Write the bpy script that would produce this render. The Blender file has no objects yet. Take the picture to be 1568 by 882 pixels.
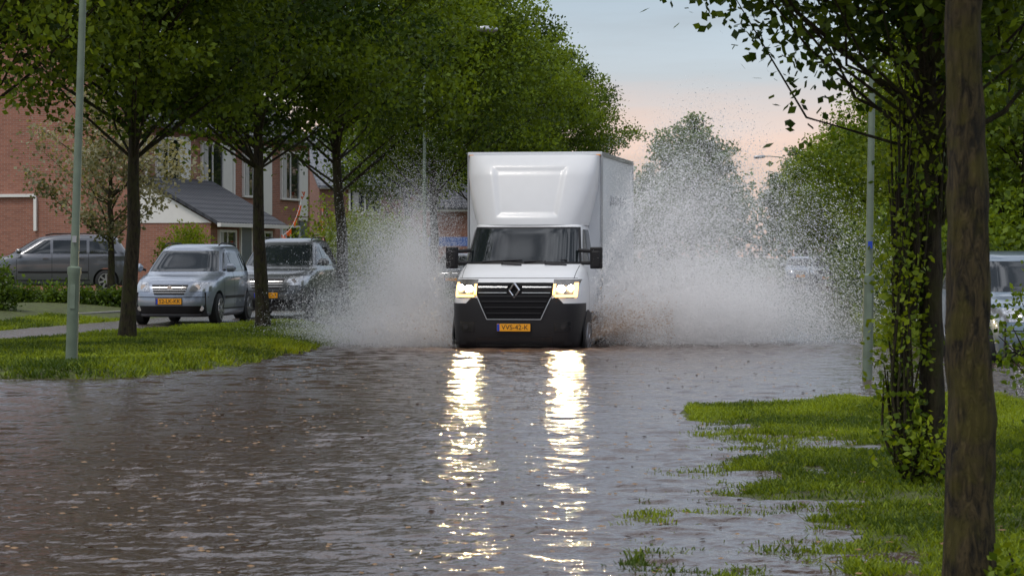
import bpy, math, random
import numpy as np
from mathutils import Vector, Matrix
random.seed(3)
rng = np.random.default_rng(3)
scene = bpy.context.scene
COL = scene.collection
F = 4000.0; HZ = 395.0; CH = 1.4
def WX(px, d): return (px-784.0)*d/F

# ------------------------------------------------------------ materials
def pm(name, col, rough=.5, metal=0., var=.12, scale=6., bump=0., coat=0., emis=None, estr=0., spec=.5, bscale=None):
    m = bpy.data.materials.new(name); m.use_nodes = True
    nt = m.node_tree; b = nt.nodes['Principled BSDF']
    tc = nt.nodes.new('ShaderNodeTexCoord')
    nz = nt.nodes.new('ShaderNodeTexNoise'); nz.inputs['Scale'].default_value = scale; nz.inputs['Detail'].default_value = 5
    nt.links.new(tc.outputs['Object'], nz.inputs['Vector'])
    mx = nt.nodes.new('ShaderNodeMix'); mx.data_type = 'RGBA'
    mx.inputs[6].default_value = (*[c*(1-var) for c in col], 1)
    mx.inputs[7].default_value = (*[min(1, c*(1+var)) for c in col], 1)
    nt.links.new(nz.outputs['Fac'], mx.inputs[0]); nt.links.new(mx.outputs[2], b.inputs['Base Color'])
    b.inputs['Roughness'].default_value = rough; b.inputs['Metallic'].default_value = metal
    b.inputs['Specular IOR Level'].default_value = spec
    b.inputs['Coat Weight'].default_value = coat; b.inputs['Coat Roughness'].default_value = .05
    if emis: b.inputs['Emission Color'].default_value = (*emis, 1); b.inputs['Emission Strength'].default_value = estr
    if bump > 0:
        n2 = nt.nodes.new('ShaderNodeTexNoise'); n2.inputs['Scale'].default_value = bscale or scale*4; n2.inputs['Detail'].default_value = 6
        nt.links.new(tc.outputs['Object'], n2.inputs['Vector'])
        bp = nt.nodes.new('ShaderNodeBump'); bp.inputs['Distance'].default_value = bump
        nt.links.new(n2.outputs['Fac'], bp.inputs['Height']); nt.links.new(bp.outputs['Normal'], b.inputs['Normal'])
    return m

def bark_mat(name, c0, c1, c2, sc=1.):
    m = bpy.data.materials.new(name); m.use_nodes = True
    nt = m.node_tree; b = nt.nodes['Principled BSDF']; tc = nt.nodes.new('ShaderNodeTexCoord')
    mp = nt.nodes.new('ShaderNodeMapping'); mp.inputs['Scale'].default_value = (38*sc, 38*sc, 9*sc); nt.links.new(tc.outputs['Object'], mp.inputs[0])
    n1 = nt.nodes.new('ShaderNodeTexNoise'); n1.inputs['Scale'].default_value = 1; n1.inputs['Detail'].default_value = 7; n1.inputs['Roughness'].default_value = .7; n1.inputs['Distortion'].default_value = .8
    nt.links.new(mp.outputs[0], n1.inputs['Vector'])
    cr_ = nt.nodes.new('ShaderNodeValToRGB'); cr_.color_ramp.elements[0].position = .40; cr_.color_ramp.elements[0].color = (*c0, 1); cr_.color_ramp.elements[1].position = .60; cr_.color_ramp.elements[1].color = (*c1, 1)
    nt.links.new(n1.outputs['Fac'], cr_.inputs[0])
    n2 = nt.nodes.new('ShaderNodeTexNoise'); n2.inputs['Scale'].default_value = 7; n2.inputs['Detail'].default_value = 6; nt.links.new(tc.outputs['Object'], n2.inputs['Vector'])
    r2 = nt.nodes.new('ShaderNodeMapRange'); r2.inputs[1].default_value = .46; r2.inputs[2].default_value = .60; nt.links.new(n2.outputs['Fac'], r2.inputs[0])
    m2 = nt.nodes.new('ShaderNodeMath'); m2.operation = 'MULTIPLY'; m2.inputs[1].default_value = .75; nt.links.new(r2.outputs[0], m2.inputs[0])
    mx = nt.nodes.new('ShaderNodeMix'); mx.data_type = 'RGBA'; nt.links.new(m2.outputs[0], mx.inputs[0]); nt.links.new(cr_.outputs[0], mx.inputs[6]); mx.inputs[7].default_value = (*c2, 1)
    nt.links.new(mx.outputs[2], b.inputs['Base Color']); b.inputs['Roughness'].default_value = .85; b.inputs['Specular IOR Level'].default_value = .3
    bp = nt.nodes.new('ShaderNodeBump'); bp.inputs['Distance'].default_value = .04; nt.links.new(n1.outputs['Fac'], bp.inputs['Height']); nt.links.new(bp.outputs[0], b.inputs['Normal'])
    return m

def leaf_mat(name, dark, light, transl=.3, rough=.55):
    m = bpy.data.materials.new(name); m.use_nodes = True
    nt = m.node_tree; b = nt.nodes['Principled BSDF']; out = nt.nodes['Material Output']
    at = nt.nodes.new('ShaderNodeAttribute'); at.attribute_name = 'tint'
    mx = nt.nodes.new('ShaderNodeMix'); mx.data_type = 'RGBA'
    mx.inputs[6].default_value = (*dark, 1); mx.inputs[7].default_value = (*light, 1)
    nt.links.new(at.outputs['Fac'], mx.inputs[0]); nt.links.new(mx.outputs[2], b.inputs['Base Color'])
    b.inputs['Roughness'].default_value = rough; b.inputs['Specular IOR Level'].default_value = .25
    tr = nt.nodes.new('ShaderNodeBsdfTranslucent')
    hs = nt.nodes.new('ShaderNodeMix'); hs.data_type = 'RGBA'; hs.blend_type = 'MULTIPLY'; hs.inputs[0].default_value = 1
    nt.links.new(mx.outputs[2], hs.inputs[6]); hs.inputs[7].default_value = (2.1, 1.8, .6, 1)
    nt.links.new(hs.outputs[2], tr.inputs['Color'])
    ms = nt.nodes.new('ShaderNodeMixShader'); ms.inputs[0].default_value = transl
    nt.links.new(b.outputs[0], ms.inputs[1]); nt.links.new(tr.outputs[0], ms.inputs[2]); nt.links.new(ms.outputs[0], out.inputs['Surface'])
    return m

def brick_mat(name, c1, c2, mortar, sx=1.0):
    m = bpy.data.materials.new(name); m.use_nodes = True
    nt = m.node_tree; b = nt.nodes['Principled BSDF']
    tc = nt.nodes.new('ShaderNodeTexCoord'); sp = nt.nodes.new('ShaderNodeSeparateXYZ'); nt.links.new(tc.outputs['Object'], sp.inputs[0])
    ad = nt.nodes.new('ShaderNodeMath'); nt.links.new(sp.outputs[0], ad.inputs[0]); nt.links.new(sp.outputs[1], ad.inputs[1])
    cb = nt.nodes.new('ShaderNodeCombineXYZ'); nt.links.new(ad.outputs[0], cb.inputs[0]); nt.links.new(sp.outputs[2], cb.inputs[1])
    br = nt.nodes.new('ShaderNodeTexBrick'); nt.links.new(cb.outputs[0], br.inputs['Vector'])
    br.inputs['Scale'].default_value = 1; br.inputs['Brick Width'].default_value = .22; br.inputs['Row Height'].default_value = .065
    br.inputs['Mortar Size'].default_value = .006
    br.inputs['Color1'].default_value = (*c1, 1); br.inputs['Color2'].default_value = (*c2, 1); br.inputs['Mortar'].default_value = (*mortar, 1)
    nz = nt.nodes.new('ShaderNodeTexNoise'); nz.inputs['Scale'].default_value = .7; nz.inputs['Detail'].default_value = 4
    nt.links.new(tc.outputs['Object'], nz.inputs['Vector'])
    mr = nt.nodes.new('ShaderNodeMapRange'); mr.inputs[3].default_value = .75; mr.inputs[4].default_value = 1.25; nt.links.new(nz.outputs['Fac'], mr.inputs[0])
    mx = nt.nodes.new('ShaderNodeVectorMath'); mx.operation = 'SCALE'
    nt.links.new(br.outputs['Color'], mx.inputs[0]); nt.links.new(mr.outputs[0], mx.inputs['Scale'])
    nt.links.new(mx.outputs[0], b.inputs['Base Color']); b.inputs['Roughness'].default_value = .85
    return m

def tile_mat(name, col):
    m = pm(name, col, .6, var=.3, scale=3)
    nt = m.node_tree; b = nt.nodes['Principled BSDF']
    tc = nt.nodes.new('ShaderNodeTexCoord')
    w = nt.nodes.new('ShaderNodeTexWave'); w.bands_direction = 'X'; w.inputs['Scale'].default_value = 1.1
    nt.links.new(tc.outputs['Object'], w.inputs['Vector'])
    w2 = nt.nodes.new('ShaderNodeTexWave'); w2.bands_direction = 'Y'; w2.inputs['Scale'].default_value = 1.1
    nt.links.new(tc.outputs['Object'], w2.inputs['Vector'])
    a = nt.nodes.new('ShaderNodeMath'); nt.links.new(w.outputs['Fac'], a.inputs[0]); nt.links.new(w2.outputs['Fac'], a.inputs[1])
    bp = nt.nodes.new('ShaderNodeBump'); bp.inputs['Distance'].default_value = .05; nt.links.new(a.outputs[0], bp.inputs['Height'])
    nt.links.new(bp.outputs['Normal'], b.inputs['Normal'])
    return m

M = {}
M['white'] = pm('white_paint', (.73, .74, .75), .35, var=.03, coat=.15)
M['boxwhite'] = pm('box_panel_white', (.66, .68, .70), .45, var=.06, scale=2)
M['alu'] = pm('aluminium', (.40, .41, .42), .4, metal=.8)
M['grille'] = pm('grille_black', (.006, .006, .007), .7, spec=.15)
M['grbar'] = pm('grille_bar', (.022, .022, .024), .7, spec=.2)
M['black'] = pm('black_plastic', (.012, .011, .012), .5, bump=.002, spec=.35)
M['gloss'] = pm('gloss_black', (.008, .008, .009), .25)
M['glass'] = pm('window_glass', (.012, .016, .018), .03, spec=.7, var=.3, scale=2)
M['chrome'] = pm('chrome', (.70, .70, .71), .18, metal=1)
M['rubber'] = pm('tyre_rubber', (.02, .02, .02), .8, bump=.003)
M['rim'] = pm('alloy_rim', (.5, .5, .52), .3, metal=.9)
M['lampglass'] = pm('headlamp_glass', (.45, .46, .48), .12, metal=.6, var=.4, scale=30, coat=1)
M['lamphouse'] = pm('headlamp_housing', (.20, .19, .18), .2, metal=.5, var=.5, scale=25, coat=.6)
M['plate'] = pm('yellow_plate', (.85, .36, .01), .4, var=.05)
M['ink'] = pm('plate_ink', (.01, .01, .01), .5)
M['blue'] = pm('plate_blue', (.01, .05, .4), .5)
M['lit'] = pm('lit_lamp', (1, .9, .7), .3, emis=(1, .74, .38), estr=1500)
M['drl'] = pm('amber_lamp', (1, .5, .1), .3, emis=(1, .55, .14), estr=5)
M['amber'] = pm('amber_marker', (.8, .3, .03), .3)
M['silverblue'] = pm('silver_blue_paint', (.28, .315, .38), .28, metal=.5, var=.05, coat=.8)
M['darkgrey'] = pm('dark_grey_paint', (.10, .105, .11), .3, metal=.5, var=.05, coat=.8)
M['midgrey'] = pm('grey_paint', (.13, .135, .15), .3, metal=.5, var=.05, coat=.8)
M['teal'] = pm('pale_blue_paint', (.14, .19, .24), .3, metal=.4, var=.05, coat=.8)
M['pole'] = pm('painted_steel_pole', (.14, .18, .13), .5, var=.4, scale=5, bump=.003)
M['bark'] = bark_mat('bark', (.012, .009, .005), (.055, .042, .022), (.040, .040, .010), .6)
M['barkmoss'] = bark_mat('mossy_bark', (.010, .008, .004), (.085, .062, .026), (.075, .064, .010))
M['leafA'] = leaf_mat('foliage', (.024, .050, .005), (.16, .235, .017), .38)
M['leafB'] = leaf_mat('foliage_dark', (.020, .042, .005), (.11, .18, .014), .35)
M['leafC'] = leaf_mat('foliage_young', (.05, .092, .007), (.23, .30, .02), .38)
M['leafFarHaze'] = leaf_mat('foliage_distant_hazed', (.07, .11, .05), (.19, .26, .11), .25)  # distance haze painted into the leaf colour: paler and greyer for far trees
M['leafPale'] = leaf_mat('foliage_pale', (.10, .11, .05), (.38, .36, .26))
M['grassm'] = leaf_mat('grass_blades', (.045, .08, .008), (.23, .30, .018), .35)
M['brick'] = brick_mat('red_brick', (.34, .135, .085), (.25, .095, .06), (.30, .24, .20))
M['brick2'] = brick_mat('brown_brick', (.27, .12, .085), (.20, .085, .06), (.25, .21, .18))
M['tile'] = tile_mat('roof_tiles', (.045, .047, .055))
M['tileg'] = tile_mat('grey_roof_tiles', (.16, .17, .19))
M['wood'] = pm('white_woodwork', (.75, .73, .69), .5, var=.06)
M['door'] = pm('door_paint', (.10, .12, .14), .4)
M['curtain'] = pm('curtain', (.45, .44, .42), .9, var=.2)
M['decal'] = pm('grey_lettering', (.30, .31, .33), .5)
M['orange'] = pm('orange_cloth', (.85, .13, .01), .7)
M['bluecloth'] = pm('blue_awning', (.05, .12, .35), .7)
M['kerb'] = pm('concrete_kerb', (.25, .24, .22), .7, var=.3, scale=3)

# ------------------------------------------------------------ mesh helpers
def mesh_np(name, V, Fq, mats, matidx=None, tint=None, smooth=False, k=4):
    V = np.asarray(V, dtype=np.float32); Fq = np.asarray(Fq, dtype=np.int32)
    me = bpy.data.meshes.new(name)
    me.vertices.add(len(V)); me.vertices.foreach_set('co', V.ravel())
    me.loops.add(len(Fq)*k); me.loops.foreach_set('vertex_index', Fq.ravel())
    me.polygons.add(len(Fq)); me.polygons.foreach_set('loop_start', np.arange(len(Fq), dtype=np.int32)*k)
    for m in mats: me.materials.append(m)
    if matidx is not None: me.polygons.foreach_set('material_index', np.asarray(matidx, dtype=np.int32))
    if smooth is True: me.polygons.foreach_set('use_smooth', np.ones(len(Fq), dtype=bool))
    elif smooth is not False: me.polygons.foreach_set('use_smooth', np.asarray(smooth, dtype=bool))
    if tint is not None:
        a = me.attributes.new('tint', 'FLOAT', 'POINT'); a.data.foreach_set('value', np.asarray(tint, dtype=np.float32))
    me.update(calc_edges=True)
    return me
def link(name, me, parent=None, loc=None, rot=None):
    o = bpy.data.objects.new(name, me); COL.objects.link(o)
    if parent: o.parent = parent
    if loc is not None: o.location = loc
    if rot is not None: o.rotation_euler = rot
    return o
def empty(name, loc, rz=0, scale=1):
    e = bpy.data.objects.new(name, None); COL.objects.link(e); e.location = loc; e.rotation_euler = (0, 0, rz); e.scale = (scale,)*3
    e.empty_display_size = .3
    return e

class MB:
    def __init__(s): s.v = []; s.f = []; s.m = []; s.mats = []
    def mi(s, m):
        if m not in s.mats: s.mats.append(m)
        return s.mats.index(m)
    def box(s, c, size, m, rot=None):
        i = len(s.v); hx, hy, hz = [q/2 for q in size]
        for dx, dy, dz in [(-1,-1,-1),(1,-1,-1),(1,1,-1),(-1,1,-1),(-1,-1,1),(1,-1,1),(1,1,1),(-1,1,1)]:
            p = Vector((dx*hx, dy*hy, dz*hz))
            if rot is not None: p = rot @ p
            s.v.append(tuple(p + Vector(c)))
        for f in [(0,3,2,1),(4,5,6,7),(0,1,5,4),(1,2,6,5),(2,3,7,6),(3,0,4,7)]: s.f.append(tuple(i+q for q in f)); s.m.append(s.mi(m))
    def tube(s, pts, rad, m, n=10, caps=True):
        i0 = len(s.v); pts = [Vector(p) for p in pts]
        for k, p in enumerate(pts):
            d = (pts[min(k+1, len(pts)-1)] - pts[max(k-1, 0)]).normalized()
            a = d.orthogonal().normalized() if abs(d.z) < .95 else Vector((1, 0, 0)); a = (a - d*a.dot(d)).normalized(); b = d.cross(a)
            for q in range(n):
                t = 2*math.pi*q/n; s.v.append(tuple(p + (a*math.cos(t)+b*math.sin(t))*rad[k]))
        for k in range(len(pts)-1):
            for q in range(n):
                s.f.append((i0+k*n+q, i0+k*n+(q+1) % n, i0+(k+1)*n+(q+1) % n, i0+(k+1)*n+q)); s.m.append(s.mi(m))
        if caps:
            s.f.append(tuple(i0+q for q in range(n))[::-1]); s.m.append(s.mi(m))
            s.f.append(tuple(i0+(len(pts)-1)*n+q for q in range(n))); s.m.append(s.mi(m))
    def poly(s, pts, m):
        i = len(s.v); s.v += [tuple(p) for p in pts]; s.f.append(tuple(range(i, i+len(pts)))); s.m.append(s.mi(m))
    def grid(s, P, m):
        i = len(s.v); r = len(P); c = len(P[0])
        for row in P: s.v += [tuple(p) for p in row]
        for a in range(r-1):
            for b in range(c-1): s.f.append((i+a*c+b, i+a*c+b+1, i+(a+1)*c+b+1, i+(a+1)*c+b)); s.m.append(s.mi(m))
    def build(s, name, parent=None, loc=None, rz=0, smooth=35, bevel=0):
        me = bpy.data.meshes.new(name); me.from_pydata(s.v, [], s.f)
        for m in s.mats: me.materials.append(m)
        me.polygons.foreach_set('material_index', s.m)
        if smooth:
            me.polygons.foreach_set('use_smooth', [True]*len(s.f)); me.set_sharp_from_angle(angle=math.radians(smooth))
        me.update()
        o = link(name, me, parent, loc, (0, 0, rz))
        if bevel:
            b = o.modifiers.new('b', 'BEVEL'); b.width = bevel; b.segments = 3; b.limit_method = 'ANGLE'
        return o

# ------------------------------------------------------------ noise & terrain
_tab = rng.random((256, 256))
def vnoise(x, y):
    x = np.asarray(x, float); y = np.asarray(y, float)
    xi = np.floor(x).astype(int); yi = np.floor(y).astype(int); fx = x-xi; fy = y-yi
    fx = fx*fx*(3-2*fx); fy = fy*fy*(3-2*fy)
    g = lambda a, b: _tab[a % 256, b % 256]
    return (g(xi, yi)*(1-fx)+g(xi+1, yi)*fx)*(1-fy)+(g(xi, yi+1)*(1-fx)+g(xi+1, yi+1)*fx)*fy
def fbm(x, y): return vnoise(x, y)*.5+vnoise(x*2.1+9, y*2.1+3)*.3+vnoise(x*4.3+1, y*4.3+7)*.2-.5
def sdf(x, y, poly):
    x = np.asarray(x, float); y = np.asarray(y, float)
    d = np.full(x.shape, 1e9); ins = np.zeros(x.shape, bool); n = len(poly)
    for i in range(n):
        x1, y1 = poly[i]; x2, y2 = poly[(i+1) % n]
        ex, ey = x2-x1, y2-y1; L = ex*ex+ey*ey
        t = np.clip(((x-x1)*ex+(y-y1)*ey)/L, 0, 1)
        d = np.minimum(d, np.hypot(x-(x1+t*ex), y-(y1+t*ey)))
        c = ((y1 > y) != (y2 > y)) & (x < (x2-x1)*(y-y1)/((y2-y1) if y2 != y1 else 1e-9)+x1)
        ins ^= c
    return np.where(ins, d, -d)
VERGE = [(-60, 29.2), (-9, 29.6), (-5.9, 30.2), (-4.4, 30.1), (-3.8, 33), (-2.95, 40), (-2.6, 45), (-3.3, 50), (-4.5, 55), (-5.7, 52), (-7.2, 46), (-8.6, 39), (-12, 36.5), (-60, 36)]
LEFT = [(-400, 38), (-12, 38.2), (-9, 40.5), (-7.5, 46.5), (-6.0, 52.6), (-4.7, 56.5), (-2.7, 58), (-1.4, 75), (1.2, 100), (6, 140), (8, 190), (8, 600), (-400, 600)]
RNEAR = [(1.68, 24.5), (3.3, 25.2), (5, 25.8), (400, 27), (400, -20), (.5, -20), (.2, 8), (.33, 11.5), (.75, 15), (1.2, 19)]
RFAR = [(5.6, 41), (15.5, 124), (22, 180), (22, 600), (400, 600), (400, 41)]
FAR = [(-400, 195), (-400, 3000), (400, 3000), (400, 195)]
def sst(a, b, x): t = np.clip((x-a)/(b-a), 0, 1); return t*t*(3-2*t)
def terrain(x, y):
    n = fbm(x*.9, y*.9); n2 = fbm(x*3.1+5, y*3.1); n3 = fbm(x*1.5+31, y*.55+11)
    def land(d, slope, mx, out=.3): return np.where(d < 0, np.maximum(-.2, -.02+d*out), -.02+np.minimum(d*slope, mx))
    d1 = sdf(x, y, VERGE)+n*.5; z1 = land(d1, .22, .13)+n*.03*(d1 > 0)
    d2 = sdf(x, y, LEFT); z2 = land(d2, .12, .09)
    xg = -8.6+.15*(y-53); z2 = z2+np.where(d2 > 0, .28*sst(0, 4, xg-x), 0)
    d3 = sdf(x, y, RNEAR)+n*.35
    z3 = np.where(d3 < 0, np.maximum(-.2, -.05+d3*.3), -.05+np.minimum(d3*.041, .13))+np.where(d3 > 0, n3*.16*np.exp(-np.maximum(d3, 0)/1.8)+n*.03+n2*.045, 0)+np.where(d3 > 0, .07*sst(21.8, 23.6, y), 0)
    d4 = sdf(x, y, RFAR)+n*.3; z4 = land(d4, .2, .2)
    d5 = sdf(x, y, FAR); z5 = land(d5, .02, 1.0)
    z = np.maximum.reduce([z1, z2, z3, z4, z5])
    gr = ((d1 > -.1) | (d3 > -.3) | (d4 > -.2) | (d5 > 0)).astype(float)
    gr = np.maximum(gr, ((d2 > 0) & (x < xg)).astype(float))
    rl = np.interp(y, [56, 58, 75, 100, 140, 190], [-2.7, -2.7, -1.4, 1.2, 6, 8])
    gr = np.maximum(gr, ((d2 > 0) & (y > 57.5) & (x > rl-2.6)).astype(float))
    return z, gr
xs = np.concatenate([np.linspace(-1500, -60, 14)[:-1], np.linspace(-60, -13, 48)[:-1], np.arange(-13, 9, .14), np.arange(9, 30, .6), np.linspace(30, 60, 20), np.linspace(60, 1500, 14)[1:]])
ys = np.concatenate([np.linspace(-60, 6, 20)[:-1], np.arange(6, 30, .16), np.arange(30, 62, .3), np.arange(62, 130, 1.), np.linspace(130, 300, 50), np.linspace(300, 3000, 20)[1:]])
GX, GY = np.meshgrid(xs, ys); GZ, GG = terrain(GX, GY)
def gridq(nx, ny):
    idx = np.arange(nx*ny).reshape(ny, nx)
    return np.stack([idx[:-1, :-1], idx[:-1, 1:], idx[1:, 1:], idx[1:, :-1]], -1).reshape(-1, 4)
gm = bpy.data.materials.new('ground_material'); gm.use_nodes = True
nt = gm.node_tree; b = nt.nodes['Principled BSDF']
at = nt.nodes.new('ShaderNodeAttribute'); at.attribute_name = 'tint'
tc = nt.nodes.new('ShaderNodeTexCoord')
n1 = nt.nodes.new('ShaderNodeTexNoise'); n1.inputs['Scale'].default_value = 6; n1.inputs['Detail'].default_value = 9; n1.inputs['Roughness'].default_value = .8
nt.links.new(tc.outputs['Object'], n1.inputs['Vector'])
g = nt.nodes.new('ShaderNodeValToRGB'); g.color_ramp.elements[0].position = .38; g.color_ramp.elements[0].color = (.03, .026, .012, 1); g.color_ramp.elements[1].position = .62; g.color_ramp.elements[1].color = (.10, .13, .018, 1)
a_ = nt.nodes.new('ShaderNodeValToRGB'); a_.color_ramp.elements[0].position = .35; a_.color_ramp.elements[0].color = (.055, .045, .038, 1); a_.color_ramp.elements[1].position = .7; a_.color_ramp.elements[1].color = (.14, .115, .095, 1)
nt.links.new(n1.outputs['Fac'], g.inputs[0]); nt.links.new(n1.outputs['Fac'], a_.inputs[0])
mx = nt.nodes.new('ShaderNodeMix'); mx.data_type = 'RGBA'; nt.links.new(at.outputs['Fac'], mx.inputs[0]); nt.links.new(a_.outputs[0], mx.inputs[6]); nt.links.new(g.outputs[0], mx.inputs[7])
nt.links.new(mx.outputs[2], b.inputs['Base Color'])
mr = nt.nodes.new('ShaderNodeMapRange'); mr.inputs[3].default_value = .22; mr.inputs[4].default_value = .9; nt.links.new(at.outputs['Fac'], mr.inputs[0]); nt.links.new(mr.outputs[0], b.inputs['Roughness'])
n2 = nt.nodes.new('ShaderNodeTexNoise'); n2.inputs['Scale'].default_value = 25; n2.inputs['Detail'].default_value = 4; nt.links.new(tc.outputs['Object'], n2.inputs['Vector'])
bp = nt.nodes.new('ShaderNodeBump'); bp.inputs['Distance'].default_value = .02; nt.links.new(n2.outputs['Fac'], bp.inputs['Height']); nt.links.new(bp.outputs[0], b.inputs['Normal'])
link('ground', mesh_np('ground', np.stack([GX, GY, GZ], -1).reshape(-1, 3), gridq(len(xs), len(ys)), [gm], tint=GG.ravel(), smooth=True))

# ------------------------------------------------------------ water: one sheet with real wavelets
wm = bpy.data.materials.new('flood_water'); wm.use_nodes = True
nt = wm.node_tree; b = nt.nodes['Principled BSDF']
b.inputs['Roughness'].default_value = .10; b.inputs['IOR'].default_value = 1.33; b.inputs['Specular IOR Level'].default_value = .6
tc = nt.nodes.new('ShaderNodeTexCoord')
nz = nt.nodes.new('ShaderNodeTexNoise'); nz.inputs['Scale'].default_value = .25; nz.inputs['Detail'].default_value = 3; nt.links.new(tc.outputs['Object'], nz.inputs['Vector'])
mx = nt.nodes.new('ShaderNodeMix'); mx.data_type = 'RGBA'; mx.inputs[6].default_value = (.055, .036, .028, 1); mx.inputs[7].default_value = (.095, .066, .054, 1)
nt.links.new(nz.outputs['Fac'], mx.inputs[0]); nt.links.new(mx.outputs[2], b.inputs['Base Color'])
n2 = nt.nodes.new('ShaderNodeTexNoise'); n2.inputs['Scale'].default_value = 16; n2.inputs['Detail'].default_value = 3; nt.links.new(tc.outputs['Object'], n2.inputs['Vector'])
bp = nt.nodes.new('ShaderNodeBump'); bp.inputs['Distance'].default_value = .010; nt.links.new(n2.outputs['Fac'], bp.inputs['Height']); nt.links.new(bp.outputs[0], b.inputs['Normal'])
rows = [-60, -30, -10, 0, 4, 7]; y = 8.0
while y < 85: rows.append(y); y += max(.013, .0017*y)
rows += list(np.linspace(86, 400, 40)); rows = np.array(rows)
cols = np.concatenate([[-12, -4, -1.5, -.8, -.45, -.32], np.linspace(-.26, .26, 560), [.32, .45, .8, 1.5, 4, 12]])
CX, RY = np.meshgrid(cols, rows); WXX = CX*np.maximum(RY, 8); WYY = RY.copy()
r = np.random.default_rng(9); H_ = np.zeros_like(WXX)
pat = .55+1.1*np.clip(fbm(WXX*.35, WYY*.16)+.5, 0, 1)
for i in range(50):
    lam = .070*(12 ** (i/49.0)); ang = math.radians(90)+r.normal()*.60; k_ = 2*math.pi/lam
    slope = .0265*(1.0 if lam < .38 else .50); amp = slope/k_
    res = np.maximum(.013, .0017*WYY); fade = np.clip((lam/res-2.3)/2.3, 0, 1)
    warp = .5*fbm(WXX*.5+i*3.1, WYY*.5)
    H_ += amp*fade*np.sin(k_*(WXX*math.cos(ang)+WYY*math.sin(ang)+warp*lam*3)+r.random()*6.28)
dt = np.hypot(WXX-0.0, WYY-41.2); H_ += .012*np.exp(-((dt-3.2)/2.6)**2)*np.sin(dt*11+2*fbm(WXX, WYY)*3)
H_ = H_*pat*(1+1.0*np.exp(-(dt/6.)**2)); H_ *= (np.abs(CX) < .3)*np.clip((95-WYY)/15, 0, 1)*(WYY > 7.5)
link('water', mesh_np('water', np.stack([WXX, WYY, H_], -1).reshape(-1, 3), gridq(len(cols), len(rows)), [wm], smooth=True))

# ------------------------------------------------------------ foliage
def leaf_arr(P, size, up=.5, r=rng):
    N = len(P); n = r.normal(size=(N, 3)); n[:, 2] += up; n /= np.linalg.norm(n, axis=1)[:, None]
    a = np.cross(n, r.normal(size=(N, 3))); a /= np.linalg.norm(a, axis=1)[:, None]; bb = np.cross(n, a)
    s = (size*(.6+.8*r.random(N)))[:, None]
    V = np.stack([P, P+a*s*.5+bb*s*.36, P+a*s, P+a*s*.5-bb*s*.36], 1).reshape(-1, 3)
    return V, np.arange(N*4).reshape(-1, 4)
def tube_arr(pts, rad, n=7):
    pts = np.asarray(pts, float); V = []
    for k in range(len(pts)):
        d = pts[min(k+1, len(pts)-1)]-pts[max(k-1, 0)]; d /= np.linalg.norm(d)+1e-9
        a = np.cross(d, [0, 1, 0] if abs(d[1]) < .9 else [1, 0, 0]); a /= np.linalg.norm(a); c = np.cross(d, a)
        for q in range(n):
            t = 2*math.pi*q/n; V.append(pts[k]+(a*math.cos(t)+c*math.sin(t))*rad[k])
    Fq = []
    for k in range(len(pts)-1):
        for q in range(n): Fq.append((k*n+q, k*n+(q+1) % n, (k+1)*n+(q+1) % n, (k+1)*n+q))
    return np.array(V), np.array(Fq)
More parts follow.
